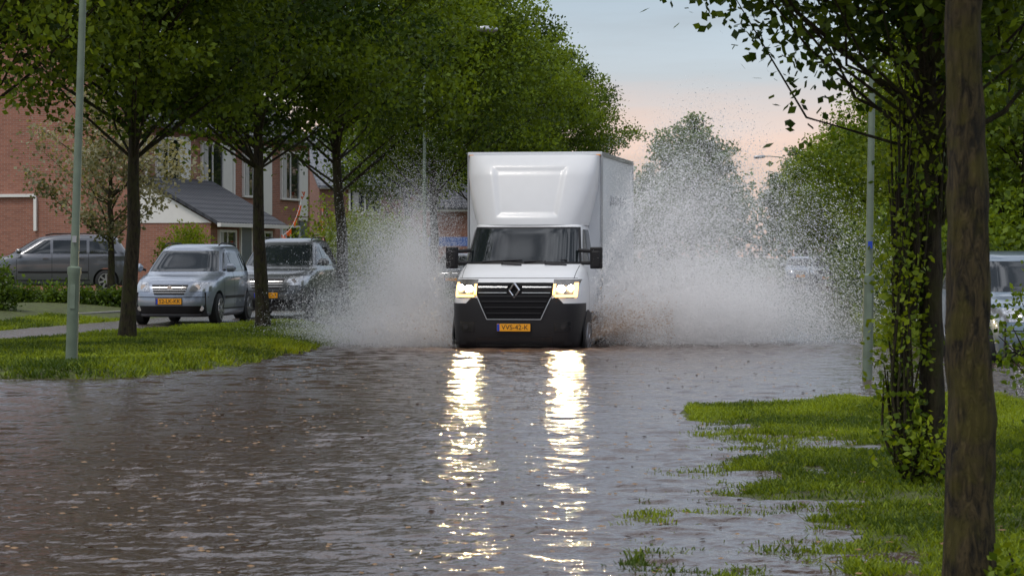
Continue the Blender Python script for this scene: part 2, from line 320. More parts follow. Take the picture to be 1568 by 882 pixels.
def tree_mesh(name, H, cb, R, ncl, nl, leaf, seed, tr, lm, bm, cs=.6, egg=.0, lean=0., tint0=.45, fill=.35, tn=14, tw_=1., flare=.5, allbr=False, sx=0.):
    r = np.random.default_rng(seed); Vs = []; Fs = []; Ms = []; Ts = []; off = 0
    def add(V, Fq, mi, t):
        nonlocal off
        Vs.append(V); Fs.append(Fq+off); Ms.append(np.full(len(Fq), mi)); Ts.append(np.broadcast_to(t, (len(V),)).copy()); off += len(V)
    nT = tn; zt = np.linspace(-.3, H*.86, nT)
    wob = np.cumsum(r.normal(size=(nT, 2))*.035*H/10*tw_*math.sqrt(14/tn), axis=0); wob -= wob[0]; wob[:, 0] += lean*np.maximum(zt, 0)
    trunk = np.column_stack([wob, zt]); rad = tr*(1-.82*np.clip(zt/(H*.86), 0, 1)**.9); rad *= 1+flare*np.exp(-np.maximum(zt, 0)/.15)
    rad *= 1+.025*r.normal(size=nT)
    V, Fq = tube_arr(trunk, rad, 18); V[:, :2] += r.normal(size=(len(V), 2))*tr*.035
    add(V, Fq, 0, 0)
    def tp(z): return np.array([np.interp(z, zt, trunk[:, 0]), np.interp(z, zt, trunk[:, 1]), z])
    zc = (cb+H)/2; hz = (H-cb)/2
    for i in range(ncl):
        v = r.normal(size=3); v /= np.linalg.norm(v); f = fill+(1-fill)*r.random()**.6
        zz = v[2]*f; w = R*(1-egg*zz)
        c = np.array([v[0]*f*w+sx, v[1]*f*w, zc+zz*hz])*1.0; c[:2] += tp(c[2])[:2]
        c += r.normal(size=3)*.12
        zb = max(cb*.8, c[2]-np.hypot(c[0], c[1])*(.5+.4*r.random())-.2); s0 = tp(min(zb, H*.84))
        mid = (s0+c)/2+r.normal(size=3)*.12; mid[2] -= .1
        br = tr*(.16+.12*r.random())*min(1, 2.2*R/5)
        if i % 2 == 0 or nl < 80 or allbr:
            V, Fq = tube_arr([s0, mid*.5+s0*.5, mid, mid*.4+c*.6, c], [br, br*.85, br*.65, br*.42, br*.2], 5); add(V, Fq, 0, 0)
        k = int(nl*(.6+.8*r.random())); sc = cs*(.7+.6*r.random())
        P = c+np.clip(r.normal(size=(k, 3)), -1.7, 1.7)*np.array([sc, sc, sc*.6])*.62
        tw = r.random(k) < .35
        P[tw] = (mid+(c-mid)*r.random((tw.sum(), 1)))+np.clip(r.normal(size=(tw.sum(), 3)), -1.6, 1.6)*sc*.3
        V, Fq = leaf_arr(P, leaf, .6, r)
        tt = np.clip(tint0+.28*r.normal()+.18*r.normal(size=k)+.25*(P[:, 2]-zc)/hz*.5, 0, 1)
        add(V, Fq, 1, np.repeat(tt, 4))
    ms = np.concatenate(Ms)
    return mesh_np(name, np.concatenate(Vs), np.concatenate(Fs), [bm, lm], ms, np.concatenate(Ts), smooth=(ms == 0))

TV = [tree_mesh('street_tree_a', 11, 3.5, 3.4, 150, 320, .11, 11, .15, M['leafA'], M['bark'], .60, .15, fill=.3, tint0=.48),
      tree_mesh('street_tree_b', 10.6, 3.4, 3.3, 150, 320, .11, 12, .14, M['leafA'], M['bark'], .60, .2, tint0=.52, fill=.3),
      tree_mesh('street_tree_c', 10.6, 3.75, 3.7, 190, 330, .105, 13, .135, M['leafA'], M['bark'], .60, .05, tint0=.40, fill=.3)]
def place(name, me, px, d, z=.08, rz=None, s=1., sz=None):
    o = link(name, me, loc=(WX(px, d), d, z), rot=(0, 0, random.uniform(0, 6.28) if rz is None else rz)); o.scale = (s, s, sz or s); return o
place('street_tree', TV[2], 193, 41.6, s=.96, rz=.4); place('street_tree', TV[2], 403, 48, rz=2.1, s=.98)
place('street_tree', TV[0], 528, 61, rz=4); place('street_tree', TV[1], 662, 75, s=1.0); place('street_tree', TV[0], 735, 88, s=1.02)
place('street_tree', TV[1], 800, 103, s=1.0); place('street_tree', TV[0], 862, 118, s=.99)
place('street_tree', TV[2], -60, 36, s=1.0); place('street_tree', TV[1], 620, 110, s=1.0)
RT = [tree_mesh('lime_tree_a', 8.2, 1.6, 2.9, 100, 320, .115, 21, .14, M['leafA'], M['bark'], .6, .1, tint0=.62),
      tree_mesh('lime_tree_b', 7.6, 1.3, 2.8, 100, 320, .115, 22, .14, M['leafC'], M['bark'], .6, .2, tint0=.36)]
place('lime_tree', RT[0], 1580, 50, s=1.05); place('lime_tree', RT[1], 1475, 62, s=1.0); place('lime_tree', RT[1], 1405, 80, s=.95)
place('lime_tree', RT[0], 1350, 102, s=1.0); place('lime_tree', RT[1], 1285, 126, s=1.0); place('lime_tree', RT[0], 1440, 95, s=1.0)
FT = tree_mesh('distant_tree_a', 11, 2.5, 3.6, 100, 200, .22, 31, .2, M['leafFarHaze'], M['bark'], .75, .2)
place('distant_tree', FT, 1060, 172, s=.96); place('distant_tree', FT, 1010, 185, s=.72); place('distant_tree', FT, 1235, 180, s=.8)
BT = tree_mesh('garden_tree_a', 5.8, 1.9, 2.2, 70, 110, .11, 41, .11, M['leafPale'], M['bark'], .4, .1, fill=.2)
place('garden_tree', BT, 172, 70, z=.3)
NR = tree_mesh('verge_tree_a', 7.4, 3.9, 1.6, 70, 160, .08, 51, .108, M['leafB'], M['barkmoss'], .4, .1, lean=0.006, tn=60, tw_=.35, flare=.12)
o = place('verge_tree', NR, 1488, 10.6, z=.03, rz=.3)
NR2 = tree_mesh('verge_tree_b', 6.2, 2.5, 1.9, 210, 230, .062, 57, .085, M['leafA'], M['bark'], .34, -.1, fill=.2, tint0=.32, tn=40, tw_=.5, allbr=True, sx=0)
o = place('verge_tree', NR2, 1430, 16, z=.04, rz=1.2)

def scatter(name, boxes, leaf, lm, seed, up=.5, tint0=.45, cs=.18):
    r = np.random.default_rng(seed); Vs = []; Fs = []; Ts = []; Ms = []; off = 0
    for cx, cy, cz, rx, ry, rz, nc, nl in boxes:
        for i in range(nc):
            v = r.normal(size=3); v /= np.linalg.norm(v); f = r.random()**.45
            c = np.array([cx+v[0]*f*rx, cy+v[1]*f*ry, cz+v[2]*f*rz])
            st = np.array([cx+v[0]*f*rx*.3, cy+v[1]*f*ry*.3, max(0, cz-rz)])
            V, Fq = tube_arr([st, (st+c)/2+r.normal(size=3)*.03, c], [.012, .009, .004], 4)
            Vs.append(V); Fs.append(Fq+off); off += len(V); Ts.append(np.zeros(len(V))); Ms.append(np.zeros(len(Fq)))
            s = cs*(.6+.8*r.random()); P = c+np.clip(r.normal(size=(nl, 3)), -2, 2)*s
            P[:, 2] = np.maximum(P[:, 2], .02)
            V, Fq = leaf_arr(P, leaf, up, r); Vs.append(V); Fs.append(Fq+off); off += len(V); Ms.append(np.ones(len(Fq)))
            Ts.append(np.repeat(np.clip(tint0+.25*r.normal()+.2*r.normal(size=nl)+.2*v[2], 0, 1), 4))
    me = mesh_np(name, np.concatenate(Vs), np.concatenate(Fs), [M['bark'], lm], np.concatenate(Ms), np.concatenate(Ts))
    return link(name, me)
X2 = WX(1430, 16)
scatter('shrub', [(X2-.20, 15.9, .85, .12, .25, .75, 48, 26), (X2-.17, 16, 1.8, .15, .25, .8, 44, 24), (X2-.14, 15.9, .22, .18, .3, .2, 26, 28), (X2+.02, 16, 2.1, .16, .13, .5, 20, 24)], .042, M['leafC'], 61, tint0=.45, cs=.07)
scatter('shrub', [(2.0, 10.4, .14, .07, .12, .14, 14, 12)], .04, M['leafC'], 62, cs=.03)
scatter('shrub', [(4.6, 19, .5, .8, 1.0, .5, 40, 60), (5.3, 24, .7, .9, .9, .7, 40, 60), (3.3, 14.8, .3, .25, .5, .35, 30, 30)], .06, M['leafA'], 63, cs=.14)
bx = []
for i, dd in enumerate(np.arange(46, 130, 4.5)):
    x = 6.9+.118*(dd-42)+rng.normal()*.25; h = 1.0+.35*rng.random()
    bx.append((x+.5, dd, h, 1.3, 2.0, h, 30, 160))
    bx.append((x+2.8, dd+1, h+.5, 1.6, 2.2, h+.5, 24, 150))
scatter('hedge', bx, .12, M['leafA'], 64, cs=.42, tint0=.45)
scatter('hedge', [(x, 62+.25*(x+12), .42, .7, .4, .24, 26, 90) for x in np.arange(-16, -8.4, .9)], .08, M['leafB'], 65, cs=.12)
scatter('shrub', [(WX(-10, 56), 56, .6, .5, .5, .6, 36, 70)], .08, M['leafB'], 66, cs=.14)
scatter('bush', [(WX(287, 72), 72, 1.35, .85, .8, .9, 70, 130)], .07, M['leafC'], 67, cs=.15, tint0=.6)
scatter('hedge', [(WX(500, 92)+.3*k, 92+k*2, 1.6, 1.0, 1.2, 1.5, 26, 130) for k in range(0, 7)], .12, M['leafC'], 68, cs=.4)
scatter('hedge', [(x, 66+.5*(x+9), .6, .6, .5, .35, 22, 80) for x in np.arange(-8.4, -4.5, .9)], .08, M['leafB'], 69, cs=.16)
bx = []
for x in np.arange(-70, 95, 5.5):
    h = 3.0+1.2*rng.random(); bx.append((x, 215+8*rng.random(), h, 3.6, 3, h, 26, 70))
scatter('tree_line', bx, .55, M['leafFarHaze'], 70, cs=1.1)

# ------------------------------------------------------------ grass
def blades(n, xr, yr, h, seed, w=.006, zmin=-.05):
    r = np.random.default_rng(seed)
    x = r.uniform(*xr, n); y = r.uniform(*yr, n)
    z, g_ = terrain(x, y); tuft = fbm(x*2.3, y*1.6)+.5
    keep = (g_ > .5) & (z > zmin) & (tuft > .14+r.random(n)*.38)
    keep &= ~((z < .0) & ((r.random(n) > .5) | (fbm(x*3+7, y*2) < .0)))
    x, y, z, tuft = x[keep], y[keep], z[keep], tuft[keep]; k = len(x)
    hh = h*(.4+r.random(k))*(.6+.9*tuft); th = r.uniform(0, 6.28, k); ln = r.normal(size=(k, 2))*hh[:, None]*.8; ww = w*(.7+.8*r.random(k))
    V = np.zeros((k, 4, 3)); c = np.cos(th)*ww; s = np.sin(th)*ww
    V[:, 0] = np.stack([x-c, y-s, z-.01], 1); V[:, 1] = np.stack([x+c, y+s, z-.01], 1)
    V[:, 2] = np.stack([x+c*.5+ln[:, 0], y+s*.5+ln[:, 1], z+hh], 1); V[:, 3] = np.stack([x-c*.5+ln[:, 0], y-s*.5+ln[:, 1], z+hh], 1)
    t = np.repeat(np.clip(.44+1.9*fbm(x*.9, y*.6)+.28*r.normal(size=k), 0, 1), 4)
    return V.reshape(-1, 3), t
V1, t1 = blades(340000, (-.2, 4.6), (9.5, 26), .032, 71, .005)
V2, t2 = blades(200000, (-10, -2.4), (29.3, 56), .05, 72, .010, zmin=-.02)
V3, t3 = blades(50000, (5, 12), (41, 70), .10, 73, .02, zmin=-.02)
V = np.concatenate([V1, V2, V3]); link('grass', mesh_np('grass', V, np.arange(len(V)).reshape(-1, 4), [M['grassm']], tint=np.concatenate([t1, t2, t3])))
r = np.random.default_rng(5); n_ = 1500; P = np.stack([r.uniform(-3, 3.6, n_), 10+26*r.random(n_)**1.3, np.full(n_, .012)], 1)
zt_, _g = terrain(P[:, 0], P[:, 1]); P[:, 2] = np.maximum(P[:, 2], zt_+.025)
a = r.uniform(0, 6.28, n_); s = .012+.016*r.random(n_)
c_ = np.stack([np.cos(a)*s, np.sin(a)*s, 0*a], 1); d_ = np.stack([-np.sin(a)*s*.5, np.cos(a)*s*.5, 0*a+.004], 1)
V = np.stack([P-c_, P+d_, P+c_, P-d_], 1).reshape(-1, 3)
link('fallen_leaves', mesh_np('fallen_leaves', V, np.arange(len(V)).reshape(-1, 4), [pm('leaf_litter', (.24, .14, .06), .6, var=.6, scale=3)]))

# ------------------------------------------------------------ vehicle body tools
def cr(a, t):
    n = len(a)-1; u = min(max(t, 0), .99999)*n; i = int(u); f = u-i
    p0 = a[max(i-1, 0)]; p1 = a[i]; p2 = a[i+1]; p3 = a[min(i+2, n)]
    lin = p1+(p2-p1)*f
    c = .5*((2*p1)+(-p0+p2)*f+(2*p0-5*p1+4*p2-p3)*f*f+(-p0+3*p1-3*p2+p3)*f**3)
    return lin*.35+c*.65
class Body:
    def __init__(s, prof):
        s.p = [np.array(q, float) for q in prof]
        ts = np.linspace(0, 1, 400); s.S = np.array([cr(s.p, t) for t in ts]); s.S[:, 0] = np.maximum.accumulate(s.S[:, 0]+np.arange(400)*1e-7)
    def at(s, z): return [np.interp(z, s.S[:, 0], s.S[:, k]) for k in range(1, 5)]
    def front(s, x, z, off=0):
        yf, yr, w, n = s.at(z); L = (yr-yf)/2; yc = (yr+yf)/2; q = min(abs(x)/w, .995)
        return (x, yc-L*(1-q**n)**(1/n)-off, z)
    def side(s, y, z, sg, off=0):
        yf, yr, w, n = s.at(z); L = (yr-yf)/2; yc = (yr+yf)/2; q = min(abs(y-yc)/L, .995)
        return (sg*(w*(1-q**n)**(1/n)+off), y, z)
    def th(s, a, z, off=0):
        yf, yr, w, n = s.at(z); L = (yr-yf)/2+off; yc = (yr+yf)/2; w += off; c = math.cos(a); q = math.sin(a)
        return (w*math.copysign(abs(c)**(2/n), c), yc+L*math.copysign(abs(q)**(2/n), q), z)
    def mesh(s, mb, mat, nl=70, na=72):
        P = []
        for i in range(nl):
            row = cr(s.p, i/(nl-1)); yf, yr, w, n = row[1:]; L = (yr-yf)/2; yc = (yr+yf)/2
            R = []
            for k in range(na):
                a = 2*math.pi*k/na; c = math.cos(a); q = math.sin(a)
                R.append((w*math.copysign(abs(c)**(2/n), c), yc+L*math.copysign(abs(q)**(2/n), q), row[0]))
            P.append(R)
        i0 = len(mb.v); mi = mb.mi(mat)
        for R in P: mb.v += R
        for i in range(nl-1):
            for k in range(na): mb.f.append((i0+i*na+k, i0+i*na+(k+1) % na, i0+(i+1)*na+(k+1) % na, i0+(i+1)*na+k)); mb.m.append(mi)
        mb.f.append(tuple(i0+k for k in range(na))[::-1]); mb.m.append(mi)
        mb.f.append(tuple(i0+(nl-1)*na+k for k in range(na))); mb.m.append(mi)
    def fpatch(s, mb, mat, z0, z1, xl, xr, off=.006, nx=14, nz=8):
        P = []
        for i in range(nz+1):
            f = i/nz; z = z0+(z1-z0)*f; a = xl(f) if callable(xl) else xl; c = xr(f) if callable(xr) else xr
            P.append([s.front(a+(c-a)*k/nx, z, off) for k in range(nx+1)])
        mb.grid(P, mat)
    def spatch(s, mb, mat, z0, z1, ya, yb, sg, off=.006, ny=8, nz=6):
        P = []
        for i in range(nz+1):
            f = i/nz; z = z0+(z1-z0)*f; a = ya(z) if callable(ya) else ya; c = yb(z) if callable(yb) else yb
            R = [s.side(a+(c-a)*k/ny, z, sg, off) for k in range(ny+1)]
            P.append(R if sg < 0 else R[::-1])
        mb.grid(P[::-1], mat)
    def tpatch(s, mb, mat, z0, z1, a0, a1, off=.008, na=70, nz=8):
        mb.grid([[s.th(a0+(a1-a0)*k/na, z0+(z1-z0)*i/nz, off) for k in range(na+1)] for i in range(nz+1)], mat)
def wheel(par, x, y, r, w, name):
    mb = MB(); sg = 1 if x > 0 else -1
    mb.tube([(x-w/2*1, y, r), (x-w/2*.8, y, r), (x+w/2*.8, y, r), (x+w/2, y, r)], [r*.9, r, r, r*.9], M['rubber'], 32)
    xo = x+sg*(w/2+.002)
    mb.tube([(xo-sg*.02, y, r), (xo+sg*.004, y, r)], [r*.68, r*.68], M['black'], 28)
    for k in range(7):
        a = 2*math.pi*k/7; R = Matrix.Rotation(a, 3, 'X')
        mb.box(tuple(Vector((xo+sg*.012, y, r))+R @ Vector((0, 0, r*.36))), (.02, .055, r*.60), M['rim'], R)
    mb.tube([(xo, y, r), (xo+sg*.03, y, r)], [.07, .06], M['rim'], 16)
    for k in range(24):
        a = 2*math.pi*k/24; R = Matrix.Rotation(a, 3, 'X')
        mb.box(tuple(Vector((xo+sg*.012, y, r))+R @ Vector((0, 0, r*.67))), (.022, r*.19, .022), M['rim'], R)
    return mb.build(name, par)
def text(par, s, size, loc, rot, name, mat):
    cu = bpy.data.curves.new(name, 'FONT'); cu.body = s; cu.size = size; cu.align_x = 'CENTER'; cu.align_y = 'CENTER'; cu.extrude = .001; cu.materials.append(mat)
    o = bpy.data.objects.new(name, cu); COL.objects.link(o); o.parent = par; o.location = loc; o.rotation_euler = rot; return o
def plate(par, y, z, s, zt=0):
    mb = MB(); mb.box((0, y, z), (.52, .012, .115), M['plate']); mb.box((-.238, y-.004, z), (.04, .012, .11), M['blue'])
    mb.box((0, y+.006, z), (.54, .012, .135), M['black']); mb.build('licence_plate', par, bevel=.002)
    text(par, s, .105, (.02, y-.008, z), (math.radians(90), 0, 0), 'plate_characters', M['ink'])

def car(name, loc, rz, paint, plate_s, kind='mpv', H=1.62, Lc=4.05, W=.85):
    e = empty(name, loc, rz); k = H/1.62; q = Lc/4.05; v = W/.85
    P0 = [(.16, .16, 3.93, .76, 4.5), (.22, .05, 4.01, .82, 4.5), (.42, 0, 4.05, .845, 4.6), (.60, .015, 4.06, .85, 4.6), (.76, .08, 4.05, .85, 4.6),
          (.87, .22, 4.03, .845, 4.6), (.95, .52, 4.01, .835, 5), (1.0, .85, 3.99, .82, 5.5), (1.05, 1.0, 3.97, .80, 5.5), (1.12, 1.12, 3.94, .785, 5.5),
          (1.45, 1.60, 3.74, .665, 5), (1.545, 1.80, 3.66, .62, 4.5), (1.59, 2.05, 3.5, .55, 4), (1.615, 2.35, 3.3, .42, 3.5), (1.62, 2.75, 3.0, .2, 3)]
    B = Body([(z*k, a*q, c*q, w*v, n) for z, a, c, w, n in P0])
    mb = MB(); B.mesh(mb, paint); body = mb.build('body', e)
    for wy in (.82*q, 3.40*q):
        cm = MB(); cm.tube([(-1.2, wy, .31), (1.2, wy, .31)], [.375, .375], M['black'], 40); co = cm.build('cut', e, smooth=0)
        bo = body.modifiers.new('arch', 'BOOLEAN'); bo.object = co; bo.operation = 'DIFFERENCE'; bo.solver = 'EXACT'
    bpy.context.view_layer.update()
    dg = bpy.context.evaluated_depsgraph_get(); me2 = bpy.data.meshes.new_from_object(body.evaluated_get(dg))
    body.modifiers.clear()
    if len(me2.polygons) > 1000: body.data = me2
    for o in [o for o in bpy.data.objects if o.name.startswith('cut') and o.parent == e]: bpy.data.objects.remove(o)
    body.data.set_sharp_from_angle(angle=math.radians(32))
    mb = MB(); mb.box((0, 2*q, .42), (2*.70*v, 3.6*q, .45), M['black']); mb.build('underbody', e)
    g = MB(); zc0 = 1.06*k; zc1 = 1.475*k
    def ww(f): return B.at(zc0+(zc1-zc0)*f)[2]*.90
    B.fpatch(g, M['glass'], zc0, zc1, lambda f: -ww(f), ww, .007, 24, 10); g.build('windscreen', e)
    g = MB()
    for sg in (-1, 1):
        yf = lambda z: B.at(z)[0]; yr = lambda z: B.at(z)[1]
        B.spatch(g, M['glass'], 1.07*k, 1.44*k, lambda z: yf(z)+.30*q, 2.02*q, sg)
        B.spatch(g, M['glass'], 1.07*k, 1.44*k, 2.09*q, 2.92*q, sg)
        B.spatch(g, M['glass'], 1.07*k, 1.42*k, 2.99*q, lambda z: yr(z)-.28*q, sg)
    g.build('side_windows', e)
    g = MB()
    for sg in (-1, 1):
        for yy in (1.18, 2.055, 2.96): B.spatch(g, M['black'], .32*k, 1.05*k, yy*q, yy*q+.012, sg, .003, 1, 8)
        B.spatch(g, M['black'], .30*k, .33*k, 1.2*q, 3.0*q, sg, .004); B.spatch(g, M['black'], .52*k, .57*k, 1.22*q, 2.95*q, sg, .012)
        for yy in (1.9, 2.78): p = B.side(yy*q, .93*k, sg, .012); g.box(p, (.03, .16, .03), paint)
    g.build('door_trim', e)
    g = MB(); f = M['lampglass']
    for sg in (-1, 1):
        a = (lambda t: .40*v+.06*t*v); c = (lambda t: (.77+.03*t)*v)
        B.fpatch(g, f, .67*k, .85*k, (lambda t: sg*a(t)) if sg > 0 else (lambda t: -c(t)), (lambda t: c(t)) if sg > 0 else (lambda t: -a(t)), .010)
        p = B.front(sg*.55*v, .75*k, .012); g.tube([(p[0], p[1]+.02, p[2]), (p[0], p[1]-.006, p[2])], [.06, .055], M['chrome'], 16)
        p = B.front(sg*.62*v, .33*k, .012); g.tube([(p[0], p[1]+.02, p[2]), (p[0], p[1]-.004, p[2])], [.055, .05], M['lampglass'], 16)
    g.build('headlamps', e)
    g = MB(); B.fpatch(g, M['black'], .60*k, .80*k, lambda t: -(.30+.07*t)*v, lambda t: (.30+.07*t)*v, .008)
    for zz in (.64, .69, .74): B.fpatch(g, M['chrome'] if zz == .74 else M['alu'], zz*k, (zz+.012)*k, -.34*v, .34*v, .018, 14, 1)
    B.fpatch(g, M['black'], .22*k, .38*k, -.68*v, .68*v, .007, 24); B.fpatch(g, M['black'], .545*k, .56*k, -.80*v, .80*v, .004, 24, 1)
    p = B.front(0, .76*k, .03); g.tube([(0, p[1]+.02, .73*k), (0, p[1], .73*k)], [.055, .05], M['chrome'], 20); g.build('grille', e)
    plate(e, B.front(0, .47*k)[1]-.02, .47*k, plate_s)
    g = MB()
    for sg in (-1, 1):
        g.tube([(sg*.80*v, 1.28*q, 1.08*k), (sg*.92*v, 1.27*q, 1.12*k)], [.025, .03], M['black'])
        g.tube([(sg*.86*v, 1.25*q, 1.13*k), (sg*.90*v, 1.23*q, 1.13*k), (sg*1.02*v, 1.25*q, 1.13*k), (sg*1.06*v, 1.27*q, 1.13*k)], [.04, .085, .08, .03], paint, 14)
        g.tube([(sg*.56*v, 1.9*q, 1.585*k), (sg*.565*v, 2.1*q, 1.63*k), (sg*.565*v, 3.2*q, 1.63*k), (sg*.56*v, 3.4*q, 1.575*k)], [.014]*4, M['black'], 8)
    g.build('mirrors_and_roof_rails', e)
    for sg, wy, nm in ((-1, .82, 'wheel_1'), (1, .82, 'wheel_2'), (-1, 3.40, 'wheel_3'), (1, 3.40, 'wheel_4')): wheel(e, sg*(W-.10), wy*q, .31, .19, nm)
    return e
A7 = math.radians(-7)
car('parked_car', (-6.78, 51.6, .07), A7, M['silverblue'], '52-LK-KK')
car('parked_car', (-5.35, 56.8, .07), A7, M['darkgrey'], '47-TXD-3', H=1.78, Lc=4.4, W=.90)
car('parked_car', (-15.9, 76.5, .42), math.radians(-80), M['midgrey'], '12-XG-7', H=1.68, Lc=4.7, W=.93)
car('parked_car', (7.25, 34.5, -.12), math.radians(4), M['teal'], '51-TF-GV')
car('parked_car', (WX(1266, 126), 126, .0), math.radians(-7), M['darkgrey'], '9-KX-22', H=1.5)
car('parked_car', (WX(1225, 140), 140, .0), math.radians(-7), M['silverblue'], '6-TT-71', H=1.5)
car('parked_car', (WX(690, 105), 105, .1), math.radians(-7), M['midgrey'], '6-TT-71', H=1.5)

# ------------------------------------------------------------ box truck
TR = empty('box_truck', (.03, 40.2, -.2), math.radians(-9.3))
B = Body([(.18, .10, 2.7, .94, 5), (.26, .03, 2.7, .99, 5.5), (.50, 0, 2.7, 1.02, 5.5), (.85, .01, 2.7, 1.03, 5.5), (1.08, .06, 2.7, 1.03, 5.5), (1.26, .20, 2.7, 1.02, 5.2),
          (1.38, .38, 2.7, 1.0, 4.8), (1.45, .55, 2.7, .985, 4.4), (1.50, .66, 2.7, .97, 4.1), (1.56, .72, 2.7, .96, 4.0), (2.04, 1.13, 2.7, .885, 4.0), (2.13, 1.25, 2.7, .86, 4.2), (2.18, 1.42, 2.7, .80, 4.2), (2.20, 1.7, 2.6, .6, 4)])
mb = MB(); B.mesh(mb, M['white'], 90, 96); mb.build('cab', TR)
mb = MB()
B.tpatch(mb, M['black'], .19, .90, math.radians(190), math.radians(350), .012, 110, 10)
B.fpatch(mb, M['black'], .88, .985, lambda f: -.78+.10*f, lambda f: .78-.10*f, .012, 30, 3)
mb.build('front_bumper', TR)
mb = MB()
gw = lambda f: .42+.17*min(1, f*1.5)
B.fpatch(mb, M['grille'], .66, 1.22, lambda f: -gw(f), lambda f: gw(f), .022, 24, 12)
for i, zz in enumerate((.74, .83, .92, 1.0)):
    hw = gw((zz-.66)/.56)-.03; B.fpatch(mb, M['grbar'], zz, zz+.022, -hw, hw, .034, 24, 1)
B.fpatch(mb, M['chrome'], 1.145, 1.160, -.57, -.12, .036, 12, 1); B.fpatch(mb, M['chrome'], 1.145, 1.160, .12, .57, .036, 12, 1)
B.fpatch(mb, M['alu'], 1.06, 1.069, -.56, -.12, .040, 12, 1); B.fpatch(mb, M['alu'], 1.06, 1.069, .12, .56, .040, 12, 1)
for sg in (-1, 1):
    B.fpatch(mb, M['alu'], .655, .99, (lambda f: sg*gw(f*.6)-.007), (lambda f: sg*gw(f*.6)+.007), .036, 1, 8)
B.fpatch(mb, M['alu'], .649, .661, -.42, .42, .036, 20, 1)
mb.build('grille', TR)
mb = MB()
y0 = B.front(0, 1.1)[1]-.045
pts = [(0, .11), (.078, 0), (0, -.11), (-.078, 0)]
for i in range(4):
    a = pts[i]; c = pts[(i+1) % 4]; mb.tube([(a[0], y0, 1.10+a[1]), (c[0], y0, 1.10+c[1])], [.018, .018], M['chrome'], 8)
mb.tube([(0, y0+.04, 1.10), (0, y0+.015, 1.10)], [.12, .12], M['grille'], 24)
mb.build('badge', TR)
plate(TR, B.front(0, .53)[1]-.035, .53, 'VVS-42-K')
mb = MB()
for sg in (-1, 1):
    lo, hi = (.62, .90) if sg > 0 else (-.90, -.62)
    B.fpatch(mb, M['gloss'], .46, .62, lo, hi, .02, 8, 3)
    p = B.front(sg*.76, .54, .03); mb.tube([(p[0], p[1]+.02, p[2]), (p[0], p[1]-.004, p[2])], [.045, .04], M['gloss'], 16)
B.fpatch(mb, M['gloss'], .24, .38, -.6, .6, .02, 20, 3)
mb.build('bumper_intakes', TR)
hl = MB(); em = MB(); dr = MB()
for sg in (-1, 1):
    i_ = lambda f: .62-.03*f; o_ = lambda f: .965+.02*f-.05*(1-f)
    l = (lambda f: i_(f)) if sg > 0 else (lambda f: -o_(f)); rr_ = (lambda f: o_(f)) if sg > 0 else (lambda f: -i_(f))
    B.fpatch(hl, M['lamphouse'], .985, 1.27, l, rr_, .014, 20, 8)
    for xx, rr, zz in ((.72, .060, 1.12), (.86, .045, 1.14)):
        p = B.front(sg*xx, zz, .02)
        hl.tube([(p[0], p[1]+.05, p[2]), (p[0], p[1]-.008, p[2])], [rr*1.2, rr*1.15], M['chrome'], 20)
        em.poly([(p[0]+rr*math.cos(2*math.pi*q/20), p[1]-.0095, p[2]+rr*math.sin(2*math.pi*q/20)) for q in range(20)], M['lit'])
    lo, hi = sorted((sg*.63, sg*.95)); B.fpatch(dr, M['drl'], .998, 1.035, lo, hi, .026, 14, 1)
    lo, hi = sorted((sg*.90, sg*.955)); B.fpatch(dr, M['drl'], 1.035, 1.22, lo, hi, .024, 4, 4)
    lo, hi = sorted((sg*.60, sg*.635)); B.fpatch(dr, M['drl'], 1.035, 1.2, lo, hi, .024, 2, 4)
hl.build('headlamp_housings', TR); em.build('headlamps_lit', TR); dr.build('daytime_running_lights', TR)
mb = MB(); ww = lambda f: B.at(1.53+.54*f)[2]*.93
B.fpatch(mb, M['black'], 1.505, 2.09, lambda f: -ww(f)-.02, lambda f: ww(f)+.02, .008, 40, 12)
B.fpatch(mb, M['glass'], 1.54, 2.06, lambda f: -ww(f)+.01, lambda f: ww(f)-.01, .014, 40, 12)
mb.build('windscreen', TR)
mb = MB()
for x0, x1 in ((-.62, .02), (.05, .72)):
    a = B.front(x0, 1.54, .04); c = B.front(x1, 1.57, .04); mb.tube([a, c], [.012, .008], M['black'], 6)
    c2 = B.front((x0+x1)/2, 1.50, .05); mb.tube([B.front(x1, 1.49, .03), c2, B.front((x0+x1)/2, 1.555, .05)], [.01]*3, M['black'], 6)
mb.build('wipers', TR)
mb = MB()
for sg in (-1, 1):
    B.spatch(mb, M['glass'], 1.55, 2.05, lambda z: B.at(z)[0]+.34, 1.95, sg, .01)
    B.spatch(mb, M['black'], .4, 1.5, 1.02, 1.035, sg, .004, 1, 8)
    B.spatch(mb, M['black'], .6, .75, .95, 2.6, sg, .012)
mb.build('side_windows', TR)
mb = MB(); B.fpatch(mb, M['black'], 1.285, 1.292, -.93, .93, .004, 40, 1)
for sg in (-1, 1): B.fpatch(mb, M['black'], 1.28, 1.48, (lambda f: sg*(.88+.02*f)-.004), (lambda f: sg*(.88+.02*f)+.004), .004, 1, 8)
mb.build('bonnet_seams', TR)
mb = MB()
for sg in (-1, 1):
    c = Vector((sg*1.15, .98, 1.60))
    mb.box(c, (.19, .10, .34), M['black']); mb.box(c+Vector((0, -.06, -.02)), (.14, .04, .26), M['black'])
mb.build('mirrors', TR, bevel=.045)
mb = MB()
for sg in (-1, 1):
    mb.tube([(sg*.86, 1.05, 1.72), (sg*1.12, .99, 1.70)], [.03, .03], M['black']); mb.tube([(sg*.90, 1.0, 1.52), (sg*1.12, .99, 1.52)], [.03, .03], M['black'])
mb.build('mirror_arms', TR)
mb = MB(); BW = 1.085
mb.box((0, 4.25, 1.95), (BW*2, 4.3, 2.7), M['boxwhite']); mb.build('cargo_box', TR, bevel=.03)
mb = MB()
